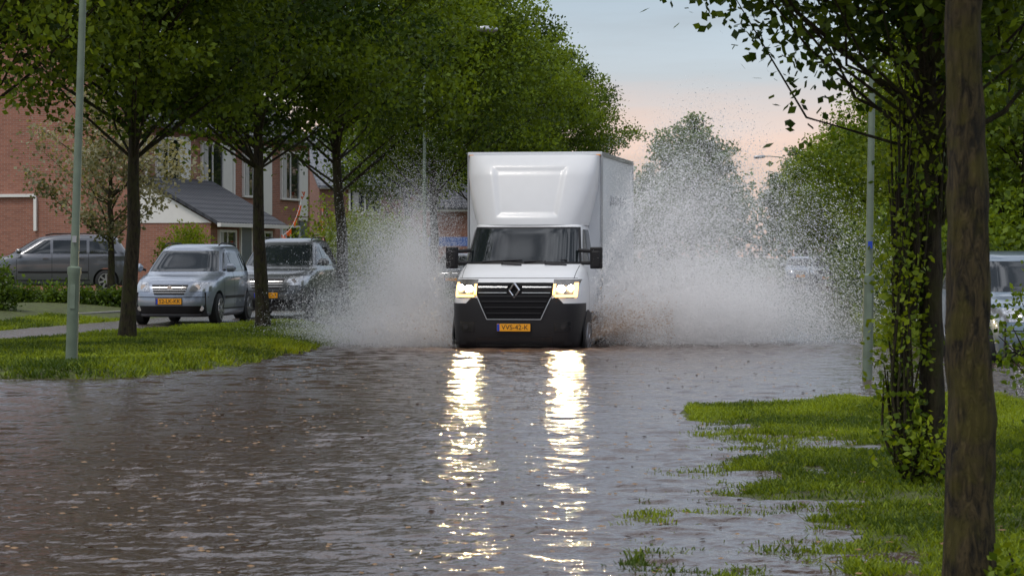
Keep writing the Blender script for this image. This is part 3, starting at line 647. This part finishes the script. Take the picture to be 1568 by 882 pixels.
for sg in (-1, 1):
    mb.box((sg*(BW+.004), 4.25, 3.27), (.03, 4.34, .07), M['alu']); mb.box((sg*(BW+.004), 4.25, .64), (.03, 4.34, .10), M['alu'])
    mb.box((sg*(BW+.006), 2.12, 1.95), (.03, .07, 2.6), M['alu']); mb.box((sg*(BW+.006), 6.38, 1.95), (.03, .07, 2.6), M['alu'])
    mb.box((sg*(BW-.05), 2.085, 3.25), (.07, .03, .035), M['amber'])
    for k in range(7): mb.box((sg*(BW+.002), 3.3+.33*k, 2.55), (.012, .20, .13 if k % 2 else .17), M['decal'])
mb.box((0, 2.10, 3.285), (BW*2+.02, .05, .05), M['boxwhite'])
mb.build('box_trim', TR, bevel=.008)
def defl(u, v):
    z = 2.12+1.13*v; yf = 1.20+.42*v**1.2+1.0*max(0, v-.70)**1.6
    w = .89+.17*math.sin(min(1, v*1.1)*math.pi/2); n = 3.6
    th = u*math.pi/2; s = math.sin(th); c = math.cos(th)
    x = w*math.copysign(abs(s)**(2/n), s); y = 2.12-(2.12-yf)*abs(c)**(2/n)
    hw = .44+.16*v; d = min(hw-abs(x), (v-.14)*1.14, (.80-v)*1.14)
    t = max(0, min(1, (d+.06)/.12)); t = t*t*(3-2*t)
    if abs(c) > .3: y += .035*t
    return (x, y, z)
mb = MB(); mb.grid([[defl(-1+2*k/120, v/70) for k in range(121)] for v in range(71)], M['white'])
mb.poly([defl(-1+2*k/120, 1) for k in range(121)], M['white'])
mb.build('wind_deflector', TR, smooth=50)
mb = MB(); mb.box((0, 3.4, .55), (1.5, 5.6, .3), M['black']); mb.box((0, 6.3, .45), (2.0, .1, .2), M['black']); mb.build('chassis', TR)
for sg, wy, nm in ((-1, .85, 'wheel_1'), (1, .85, 'wheel_2'), (-1, 4.9, 'wheel_3'), (1, 4.9, 'wheel_4')): wheel(TR, sg*.92, wy, .35, .23, nm)
mb = MB()
for sg in (-1, 1): mb.tube([(sg*1.02, .85, .36), (sg*1.045, .85, .36)], [.43, .43], M['black'], 32)
mb.build('wheel_arches', TR)

# ------------------------------------------------------------ spray thrown up by the wheels
def spray_mat(name, col):
    m = bpy.data.materials.new(name); m.use_nodes = True; nt = m.node_tree; b = nt.nodes['Principled BSDF']; nt.nodes.remove(b)
    nz = nt.nodes.new('ShaderNodeTexNoise'); nz.inputs['Scale'].default_value = 1.5; tc = nt.nodes.new('ShaderNodeTexCoord'); nt.links.new(tc.outputs['Object'], nz.inputs['Vector'])
    mx = nt.nodes.new('ShaderNodeMix'); mx.data_type = 'RGBA'; mx.inputs[6].default_value = (*[c*.97 for c in col], 1); mx.inputs[7].default_value = (*[min(.99, c*1.03) for c in col], 1)
    nt.links.new(nz.outputs['Fac'], mx.inputs[0])
    df = nt.nodes.new('ShaderNodeBsdfDiffuse'); nt.links.new(mx.outputs[2], df.inputs['Color'])
    tr = nt.nodes.new('ShaderNodeBsdfTranslucent'); nt.links.new(mx.outputs[2], tr.inputs['Color'])
    ms = nt.nodes.new('ShaderNodeMixShader'); ms.inputs[0].default_value = .5; nt.links.new(df.outputs[0], ms.inputs[1]); nt.links.new(tr.outputs[0], ms.inputs[2]); nt.links.new(ms.outputs[0], nt.nodes['Material Output'].inputs['Surface'])
    return m
M['spray'] = spray_mat('white_spray', (.98, .965, .96)); M['mud'] = spray_mat('muddy_spray', (.56, .40, .27))
def tri_cloud(name, P, vel, s, mi, parent=None, seed=0):
    r = np.random.default_rng(seed); n = len(P)
    a = np.cross(vel, r.normal(size=(n, 3))); a /= np.linalg.norm(a, axis=1)[:, None]; bb = r.normal(size=(n, 3)); bb /= np.linalg.norm(bb, axis=1)[:, None]
    Vv = np.stack([P-a*s*.45, P+a*s*.45, P+vel*s*1.4+bb*s*.35], 1).reshape(-1, 3)
    return link(name, mesh_np(name, Vv, np.arange(n*3).reshape(-1, 3), [M['spray'], M['mud']], mi, k=3), parent)
def plume(name, ox, oy, side, n, nj, a0, a1, s0, s1, V, seed, size=.013, mudf=.06, jit=1., beta=(1.3, 1.15), pw=.55):
    r = np.random.default_rng(seed)
    al = np.radians(a0+(a1-a0)*r.random(nj)); sp = np.interp(np.degrees(al), [a0, a1], [s0, s1])*(.30+.70*r.random(nj)**pw)
    wt = r.random(nj)**1.5+.1; wt /= wt.sum()
    oyj = oy+r.random(nj)*2.2; vyj = V*(.4+r.random(nj))
    j = r.choice(nj, n, p=wt); sj = sp[j]*(1+.03*r.normal(size=n))
    vx = sj*np.cos(al[j]); vz = sj*np.sin(al[j]); T = 2*vz/9.8
    t = T*np.clip(r.beta(*beta, n), 0, 1)
    sg = (.02+.10*t)*jit
    P = np.stack([ox+side*(vx*t)+r.normal(size=n)*sg, oyj[j]+vyj[j]*t+r.normal(size=n)*sg, vz*t-4.9*t*t+r.normal(size=n)*sg*.8], 1)
    vel = np.stack([side*vx, vyj[j], vz-9.8*t], 1); vel /= np.linalg.norm(vel, axis=1)[:, None]
    k = P[:, 2] > .0; P = P[k]; vel = vel[k]; n = len(P)
    s = (size*(.30+r.exponential(.5, n)))[:, None]; s = np.minimum(s, .026)
    mud = ((P[:, 2] < .5+.2*r.normal(size=n)) & (r.random(n) < mudf*6) & (side*(P[:, 0]-ox) < 1.6)).astype(int)
    return tri_cloud(name, P, vel, s, mud, None, seed+1)
def haze(par, c, rad, n, seed, size=.006, gap=1.3):
    r = np.random.default_rng(seed)
    v = r.normal(size=(n, 3))*.42; P = v*np.array(rad)+np.array(c)
    nv = fbm(P[:, 0]*gap+seed, P[:, 2]*gap*.8+P[:, 1]*.6)+.5
    k = (P[:, 2] > 0) & (nv > .22+.42*r.random(n)) & (np.abs(P[:, 0]-(.03+.16*(P[:, 1]-40.2))) > 1.12)
    P = P[k]; n = len(P); vel = r.normal(size=(n, 3)); vel /= np.linalg.norm(vel, axis=1)[:, None]
    tri_cloud('mist', P, vel, (size*(.6+.8*r.random(n)))[:, None], np.zeros(n, int), par, seed)
pr = plume('water_splash', 1.0, 40.9, 1, 450000, 380, 28, 77, 6.9, 9.3, 2.4, 81, size=.0105, mudf=.13, pw=.42)
pl = plume('water_splash', -.85, 40.7, -1, 260000, 220, 30, 82, 4.6, 7.5, 2.2, 82, size=.0090, mudf=.03, jit=1.7)
haze(pr, (3.0, 42.4, .35), (2.5, 1.8, 1.25), 700000, 91, .0078); haze(pr, (2.5, 42.8, 1.5), (1.7, 1.5, 1.7), 380000, 92, .0068)
haze(pl, (-1.65, 42.0, .8), (1.05, 1.3, 1.8), 460000, 93, .0075); haze(pl, (-1.9, 41.6, .1), (1.6, 1.4, .7), 260000, 94, .0075)

# ------------------------------------------------------------ street lamps
def lamp(name, loc, H, arm, lean=0, r0=.075):
    e = empty(name, loc); e.rotation_euler = (0, lean, 0); mb = MB()
    mb.tube([(0, 0, -.3), (0, 0, 1.1), (0, 0, 1.13), (0, 0, 1.2), (0, 0, 1.22), (0, 0, H)], [r0, r0, r0*1.15, r0*1.15, r0*.72, r0*.42], M['pole'], 16)
    mb.build('pole', e)
    mb = MB(); s = 1 if arm > 0 else -1
    pts = [(0, 0, H-.02), (s*.05, 0, H+.18), (s*.3, 0, H+.36), (arm*.7, 0, H+.42), (arm, 0, H+.42)]
    mb.tube(pts, [.03, .03, .028, .025, .025], M['pole'], 10)
    mb.tube([(arm-s*.05, 0, H+.42), (arm+s*.05, 0, H+.41), (arm+s*.5, 0, H+.38), (arm+s*.62, 0, H+.38)], [.04, .09, .10, .04], M['alu'], 14)
    mb.build('arm_and_lantern', e)
    mb = MB(); mb.box((0, -r0-.004, .85), (.06, .01, .3), M['pole']); mb.box((0, -r0*.7-.02, 1.55), (.05, .01, .08), M['blue'] if r0 < .07 else M['alu']); mb.build('service_door', e)
lamp('street_lamp', (WX(109, 32), 32, .08), 8, 1.1, math.radians(1.9))
lamp('street_lamp', (WX(1328, 30), 30, .0), 8, -1.1, math.radians(.9), .06)
lamp('street_lamp', (WX(650, 72), 72, .1), 7.2, 1.4, 0)
lamp('street_lamp', (WX(1205, 150), 150, .1), 6.7, -1.3, 0)

# ------------------------------------------------------------ houses
def prism(mb, x0, x1, y0, y1, eave, ridge, m):
    xm = (x0+x1)/2
    for yy in (y0, y1): mb.poly([(x0, yy, 0), (x1, yy, 0), (x1, yy, eave), (xm, yy, ridge), (x0, yy, eave)], m)
    mb.poly([(x1, y0, 0), (x1, y1, 0), (x1, y1, eave), (x1, y0, eave)], m); mb.poly([(x0, y0, 0), (x0, y1, 0), (x0, y1, eave), (x0, y0, eave)], m)
def roofs(mb, x0, x1, y0, y1, eave, ridge, m, o=.35, t=.12):
    xm = (x0+x1)/2; s = (ridge-eave)/(xm-x0)
    for a, sg in ((x0-o, -1), (x1+o, 1)):
        ze = eave-o*s
        P = [(a, y0-.15, ze), (xm, y0-.15, ridge), (xm, y1+.15, ridge), (a, y1+.15, ze)]
        T = [(p[0], p[1], p[2]+t) for p in P]
        mb.poly(T, m); mb.poly(P[::-1], m)
        for i in range(4): mb.poly([P[i], P[(i+1) % 4], T[(i+1) % 4], T[i]], m)
def window_x(fr, gl, x, y, z, w, h, mull=1, sg=1):
    gl.box((x+.02*sg, y, z), (.04, w-.08, h-.08), M['glass'])
    for yy in (y-w/2, y+w/2): fr.box((x+.04*sg, yy, z), (.10, .08, h+.08), M['wood'])
    for zz in (z-h/2, z+h/2): fr.box((x+.043*sg, y, zz), (.11, w-.08, .08), M['wood'])
    for k in range(mull): fr.box((x+.035*sg, y-w/2+w*(k+1)/(mull+1), z), (.07, .06, h-.08), M['wood'])
    gl.box((x+.042*sg, y-w*.3, z), (.008, w*.2, h-.1), M['curtain'])
def house(name, loc, rz):
    e = empty(name, loc, rz); L = 17.0; D = 9.0
    mb = MB(); prism(mb, -D, 0, 0, L, 5.6, 9.2, M['brick']); mb.build('walls', e, smooth=0)
    mb = MB(); roofs(mb, -D, 0, 0, L, 5.6, 9.2, M['tile']); mb.build('roof', e, smooth=0)
    fr = MB(); gl = MB()
    for i in range(4):
        y = 2.3+4.1*i
        window_x(fr, gl, 0, y, 4.15, 2.0, 1.75, 1)
        fr.box((.03, y+1.55, 3.9), (.06, .95, 2.5), M['wood'])
        if i > 1: window_x(fr, gl, 0, y, 1.45, 2.0, 1.6, 1); fr.box((.03, y+1.5, 1.3), (.07, .85, 2.3), M['door']); fr.box((.026, y+1.5, 2.55), (.06, 1.0, .12), M['wood'])
    fr.box((.2, L/2, 5.42), (.22, L, .16), M['wood'])
    fr.tube([(.10, .25, 0), (.10, .25, 5.3)], [.05, .05], M['wood'], 8)
    fr.tube([(.10, 8.4, 0), (.10, 8.4, 5.3)], [.05, .05], M['wood'], 8)
    fr.box((-5.5, -.06, 3.1), (3.8, .10, .10), M['wood']); fr.box((-3.62, -.06, 2.5), (.10, .10, 1.1), M['wood'])
    fr.build('window_frames', e, smooth=0, bevel=.008); gl.build('window_glass', e, smooth=0)
    mb = MB(); x1 = 2.4; ya, yb = -.004, 6.2
    mb.poly([(0.003, ya, 0), (x1, ya, 0), (x1, ya, 2.25), (0.003, ya, 2.25)], M['brick']); mb.poly([(x1, ya, 0), (x1, yb, 0), (x1, yb, 2.25), (x1, ya, 2.25)], M['brick']); mb.poly([(0, yb, 0), (x1, yb, 0), (x1, yb, 2.25), (0.003, yb, 2.25)], M['brick'])
    mb.build('porch_walls', e, smooth=0)
    mb = MB(); mb.poly([(0.003, -.03, 2.2), (x1+.05, -.03, 2.2), (0.003, -.03, 3.55)], M['wood']); mb.build('porch_gable_panel', e, smooth=0)
    mb = MB(); t = .12
    P = [(0.01, -.15, 3.62), (x1+.35, -.15, 2.1), (x1+.35, yb+.2, 2.1), (0.01, yb+.2, 3.62)]; T = [(p[0], p[1], p[2]+t) for p in P]
    mb.poly(T, M['tile']); mb.poly(P[::-1], M['wood'])
    for i in range(4): mb.poly([P[i], P[(i+1) % 4], T[(i+1) % 4], T[i]], M['tile'])
    mb.build('porch_roof', e, smooth=0)
    fr = MB(); gl = MB(); window_x(fr, gl, x1, 1.4, 1.3, 1.5, 1.3, 1)
    fr.box((x1+.03, 3.2, 1.05), (.06, .95, 2.05), M['door']); fr.box((x1+.028, 2.68, 1.05), (.08, .09, 2.1), M['wood']); fr.box((x1+.028, 3.72, 1.05), (.08, .09, 2.1), M['wood'])
    window_x(fr, gl, x1, 5.0, 1.3, 1.3, 1.3, 1); fr.box((x1+.4, 3, 2.13), (.12, 6.6, .12), M['wood'])
    fr.build('porch_frames', e, smooth=0, bevel=.006); gl.build('porch_glass', e, smooth=0)
    return e
house('brick_house', (-11.95, 84, .32), math.radians(-14.2))
def small_house(name, loc, rz, L, D, eave, ridge, wm_, rm, n=3):
    e = empty(name, loc, rz); mb = MB(); prism(mb, -D, 0, 0, L, eave, ridge, wm_); mb.build('walls', e, smooth=0)
    mb = MB(); roofs(mb, -D, 0, 0, L, eave, ridge, rm); mb.build('roof', e, smooth=0)
    fr = MB(); gl = MB()
    for i in range(n):
        y = L*(i+.5)/n; window_x(fr, gl, 0, y, 1.5, 1.6, 1.3)
        if eave > 4.5: window_x(fr, gl, 0, y, 4.0, 1.6, 1.2)
    fr.box((.2, L/2, eave-.2), (.2, L, .14), M['wood']); fr.build('window_frames', e, smooth=0); gl.build('window_glass', e, smooth=0)
    return e
small_house('terraced_house', (WX(500, 135), 130, .2), math.radians(-72), 14, 8, 4.9, 7.4, M['brick2'], M['tileg'])
small_house('terraced_house', (WX(590, 150), 142, .2), math.radians(-15), 12, 7, 5.2, 8.3, M['wood'], M['tileg'])
small_house('brick_shed', (WX(655, 122), 120, .1), math.radians(-84), 6.5, 4, 3.7, 4.8, M['brick'], M['tile'], 1)
small_house('terraced_house', (-22, 112, .3), math.radians(-60), 14, 8, 5.4, 8.8, M['brick2'], M['tile'])
mb = MB(); x = WX(688, 112)
mb.poly([(x-.9, 111, 1.9), (x+.9, 111, 1.9), (x+.9, 112.5, 2.3), (x-.9, 112.5, 2.3)], M['bluecloth'])
for sx in (-.85, .85): mb.tube([(x+sx, 111.05, .1), (x+sx, 111.05, 1.9)], [.03, .03], M['alu'], 8)
mb.build('awning', smooth=0)
mb = MB()
for A_, C_ in (((-7.9, 99.0, 3.9), (-7.0, 80, 2.1)), ((-7.3, 100.5, 3.3), (-6.2, 86, 1.9)), ((-7.0, 80, 2.1), (-6.2, 86, 1.9))):
    A_ = Vector(A_); C_ = Vector(C_); N = 14
    pts = [A_.lerp(C_, k/N)-Vector((0, 0, .35*math.sin(math.pi*k/N))) for k in range(N+1)]
    mb.tube(pts, [.007]*(N+1), M['wood'], 4)
    for k, p in enumerate(pts):
        if random.random() < .75:
            w_ = .045+.03*random.random(); tw = random.uniform(-.06, .06)
            mb.poly([p+Vector((-w_, tw, 0)), p+Vector((w_, -tw, 0)), p+Vector((random.uniform(-.04, .04), .03, -.14-.08*random.random()))], M['orange'])
for (x, y, z) in ((-7.0, 80, 2.1), (-6.2, 86, 1.9)):
    mb.tube([(x, y, .2), (x, y, z+.02)], [.022, .022], M['wood'], 6)
    mb.poly([(x, y-.03, z-.05), (x+.18, y-.08, z-.12), (x+.14, y-.02, z-.30), (x, y-.03, z-.26)], M['orange'])
mb.build('orange_bunting', smooth=0)
mb = MB()
pk = [(x, y) for x, y in [(-20, 52), (-13.5, 53.5), (-11, 55), (-9.4, 58), (-8.2, 64), (-7.0, 72)]]
for (x1, y1), (x2, y2) in zip(pk[:-1], pk[1:]):
    L = math.hypot(x2-x1, y2-y1); mb.box(((x1+x2)/2, (y1+y2)/2, .10), (L, .15, .18), M['kerb'], Matrix.Rotation(math.atan2(y2-y1, x2-x1), 3, 'Z'))
mb.build('kerb', smooth=0, bevel=.015)

# ------------------------------------------------------------ sky & light
w = bpy.data.worlds.new('World'); scene.world = w; w.use_nodes = True; nt = w.node_tree
for n in list(nt.nodes): nt.nodes.remove(n)
out = nt.nodes.new('ShaderNodeOutputWorld'); add = nt.nodes.new('ShaderNodeAddShader'); nt.links.new(add.outputs[0], out.inputs[0])
EL, AZ = 60, 222
sk = nt.nodes.new('ShaderNodeTexSky'); sk.sky_type = 'NISHITA'; sk.sun_disc = False; sk.sun_elevation = math.radians(EL); sk.sun_rotation = math.radians(AZ)
b1 = nt.nodes.new('ShaderNodeBackground'); b1.inputs[1].default_value = .05; nt.links.new(sk.outputs[0], b1.inputs[0]); nt.links.new(b1.outputs[0], add.inputs[0])
tc = nt.nodes.new('ShaderNodeTexCoord'); sp = nt.nodes.new('ShaderNodeSeparateXYZ'); nt.links.new(tc.outputs['Generated'], sp.inputs[0])
mp = nt.nodes.new('ShaderNodeMapping'); mp.inputs['Scale'].default_value = (3.2, 3.2, 26); nt.links.new(tc.outputs['Generated'], mp.inputs[0])
nz = nt.nodes.new('ShaderNodeTexNoise'); nz.inputs['Scale'].default_value = 1.6; nz.inputs['Detail'].default_value = 6; nz.inputs['Roughness'].default_value = .55; nt.links.new(mp.outputs[0], nz.inputs['Vector'])
ma = nt.nodes.new('ShaderNodeMath'); ma.operation = 'MULTIPLY_ADD'; ma.inputs[1].default_value = .07; ma.inputs[2].default_value = -.035; nt.links.new(nz.outputs['Fac'], ma.inputs[0])
mz = nt.nodes.new('ShaderNodeMath'); nt.links.new(sp.outputs[2], mz.inputs[0]); nt.links.new(ma.outputs[0], mz.inputs[1])
rp = nt.nodes.new('ShaderNodeValToRGB'); E = rp.color_ramp.elements
E[0].position = 0; E[0].color = (.74, .46, .37, 1); E[1].position = 1; E[1].color = (.88, .90, .95, 1)
for p, c in ((.046, (.78, .50, .42)), (.061, (.55, .44, .44)), (.072, (.39, .40, .45)), (.095, (.36, .41, .48)), (.16, (.42, .46, .53)), (.4, (.68, .71, .77))):
    q = E.new(p); q.color = (*c, 1)
nt.links.new(mz.outputs[0], rp.inputs[0])
n3 = nt.nodes.new('ShaderNodeTexNoise'); n3.inputs['Scale'].default_value = 8; n3.inputs['Detail'].default_value = 4; nt.links.new(tc.outputs['Generated'], n3.inputs['Vector'])
mr = nt.nodes.new('ShaderNodeMapRange'); mr.inputs[1].default_value = .35; mr.inputs[2].default_value = .65; mr.inputs[3].default_value = .84; mr.inputs[4].default_value = 1.14; nt.links.new(nz.outputs['Fac'], mr.inputs[0])
m3 = nt.nodes.new('ShaderNodeMapRange'); m3.inputs[1].default_value = .42; m3.inputs[2].default_value = .60; m3.inputs[3].default_value = .30; m3.inputs[4].default_value = 1.85; nt.links.new(n3.outputs['Fac'], m3.inputs[0])
hf = nt.nodes.new('ShaderNodeMapRange'); hf.inputs[1].default_value = .25; hf.inputs[2].default_value = .55; nt.links.new(sp.outputs[2], hf.inputs[0])
mxf = nt.nodes.new('ShaderNodeMix'); nt.links.new(hf.outputs[0], mxf.inputs[0]); nt.links.new(mr.outputs[0], mxf.inputs[2]); nt.links.new(m3.outputs[0], mxf.inputs[3])
vm = nt.nodes.new('ShaderNodeVectorMath'); vm.operation = 'SCALE'; nt.links.new(rp.outputs[0], vm.inputs[0]); nt.links.new(mxf.outputs[0], vm.inputs['Scale'])
b2 = nt.nodes.new('ShaderNodeBackground'); b2.inputs[1].default_value = .86; nt.links.new(vm.outputs[0], b2.inputs[0]); nt.links.new(b2.outputs[0], add.inputs[1])
sd = bpy.data.lights.new('sun', 'SUN'); sd.energy = 1.35; sd.angle = math.radians(14); sd.color = (1, .94, .86)
so = bpy.data.objects.new('sun', sd); COL.objects.link(so)
az = math.radians(AZ); dv = Vector((math.sin(az)*math.cos(math.radians(EL)), math.cos(az)*math.cos(math.radians(EL)), math.sin(math.radians(EL))))
so.rotation_euler = dv.to_track_quat('Z', 'Y').to_euler()

cam = bpy.data.cameras.new('camera'); co = bpy.data.objects.new('camera', cam); COL.objects.link(co); scene.camera = co
cam.sensor_width = 36; cam.lens = F/1568*36; cam.clip_end = 4000; cam.clip_start = .5
co.location = (0, 0, CH); co.rotation_euler = (math.radians(90)-math.atan((441-HZ)/F), 0, 0)
cam.dof.use_dof = True; cam.dof.focus_distance = 40; cam.dof.aperture_fstop = 13
scene.view_settings.view_transform = 'Standard'; scene.view_settings.look = 'None'; scene.view_settings.exposure = 0
